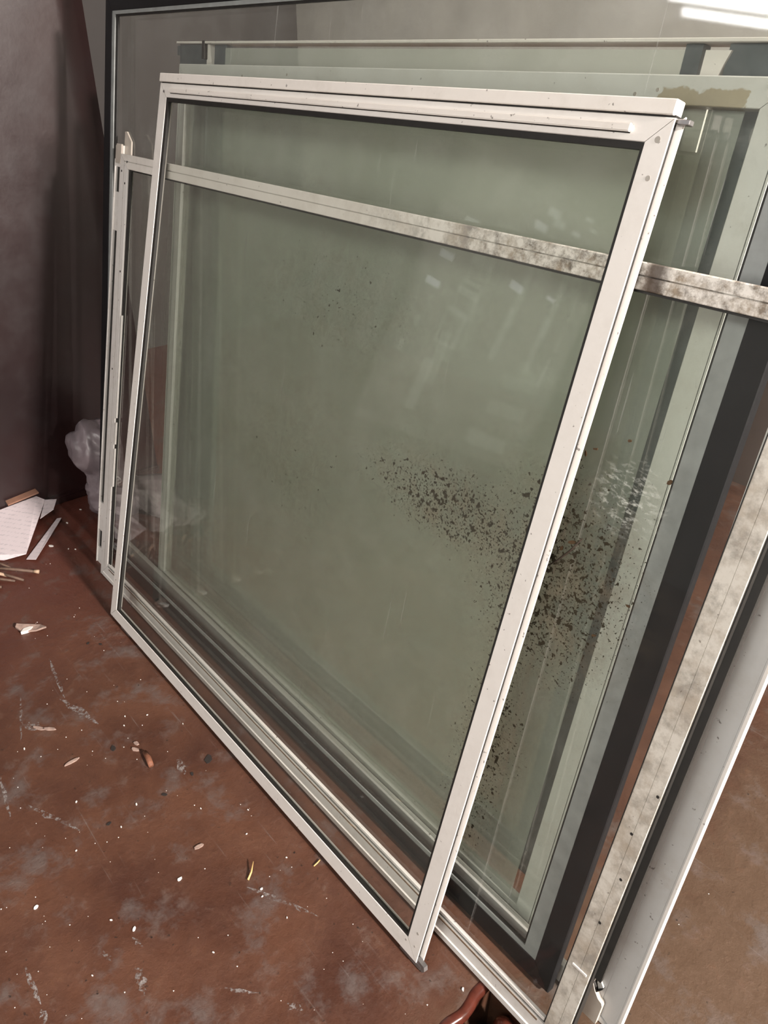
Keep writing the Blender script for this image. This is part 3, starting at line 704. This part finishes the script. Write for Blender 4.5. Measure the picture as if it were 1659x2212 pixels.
# red-brown cables in the pit
M['cable'] = plain('glossy_red_brown_rubber', (0.12, 0.030, 0.018), 0.15, var=0.35, scale=50)
M['wire'] = plain('beige_wire', (0.30, 0.22, 0.16), 0.5)
tag(tube('cable', spline([(1.100, -.095, -.085), (1.100, -.065, -.040), (1.103, -.030, -.020), (1.108, .004, -.026), (1.122, .020, -.06), (1.14, .03, -.118)]), .0135, 'cable', None, 12), 'glossy red-brown cable bending over the pit edge nearest the floor lip', 'cable')
tag(tube('cable', spline([(1.20, .060, -.10), (1.165, .052, -.035), (1.135, .044, -.020), (1.118, .050, -.035), (1.108, .060, -.10)]), .0115, 'cable', None, 12), 'glossy red-brown cable loop in the pit under the muddy sash rail', 'cable')
tag(tube('wire', spline([(1.112, -.045, -.02), (1.121, -.010, -.018), (1.128, .012, -.03), (1.135, .022, -.06)]), .0026, 'wire', None, 8), 'thin beige wire lying between the cables in the pit', 'wire')

# twig and dead leaf scraps stuck to the muddy pane
def onB(x, z, y=.0062):
    return B.e.matrix_world @ Vector((x * KS, y - .0012, z * KS))
bpy.context.view_layer.update()
M['twigm'] = plain('dark_twig', (0.030, 0.018, 0.010), 0.8)
M['leafm'] = plain('dead_leaf', (0.10, 0.055, 0.022), 0.8, var=0.5, scale=150)
def bloc(px): return px
TW = [(1.1895, .6380), (1.1790, .6180), (1.1660, .5990), (1.1525, .5840)]
tag(tube('twig', [onB(*p) for p in TW], .0011, 'twigm', None, 6, [.6, 1.3, 1, .6]), 'thin dark twig stuck to the muddy pane right of the front sash', 'twig')
for i, (x, z, r, a) in enumerate([(1.1780, .6285, .0055, .4), (1.168, .616, .004, 1.2), (1.164, .726, .0035, 2.0), (1.174, .735, .003, .2), (1.262, .732, .0045, 1.0), (1.208, .756, .003, .3), (1.148, .692, .0045, .6), (1.236, .542, .0035, .5), (1.262, .593, .003, .1)]):
    g = random.Random(i + 300); pts = []
    for k in range(7):
        t_ = 2 * math.pi * k / 7; q = r * g.uniform(.6, 1.2); u_, w_ = q * math.cos(t_), q * .5 * math.sin(t_)
        pts.append((x + u_ * math.cos(a) - w_ * math.sin(a), z + u_ * math.sin(a) + w_ * math.cos(a)))
    v = [onB(p[0], p[1], .0072) for p in pts] + [onB(p[0], p[1], .0062) for p in pts]
    tag(pyd('leaf_scrap', v, [tuple(range(7)), tuple(range(7, 14))] + [(j, (j + 1) % 7, 7 + (j + 1) % 7, 7 + j) for j in range(7)], 'leafm'),
        ['largest dead leaf scrap, beside the upper end of the twig on the muddy pane', 'dead leaf scrap just left of the twig on the muddy pane', 'dead leaf scrap close to the front sash edge above the twig', 'small dead leaf scrap high beside the front sash edge on the muddy pane', 'rusty leaf scrap right of the pale smear on the muddy pane', 'small rusty leaf scrap left of the pale smear on the muddy pane', 'dead leaf scrap between the twig and the pale smear, by the front sash', 'small leaf scrap right of and below the twig on the muddy pane', 'small leaf scrap right of the twig, over the pale sash edge'][i], 'leaf scrap', 'dead leaf scraps on the muddy pane')
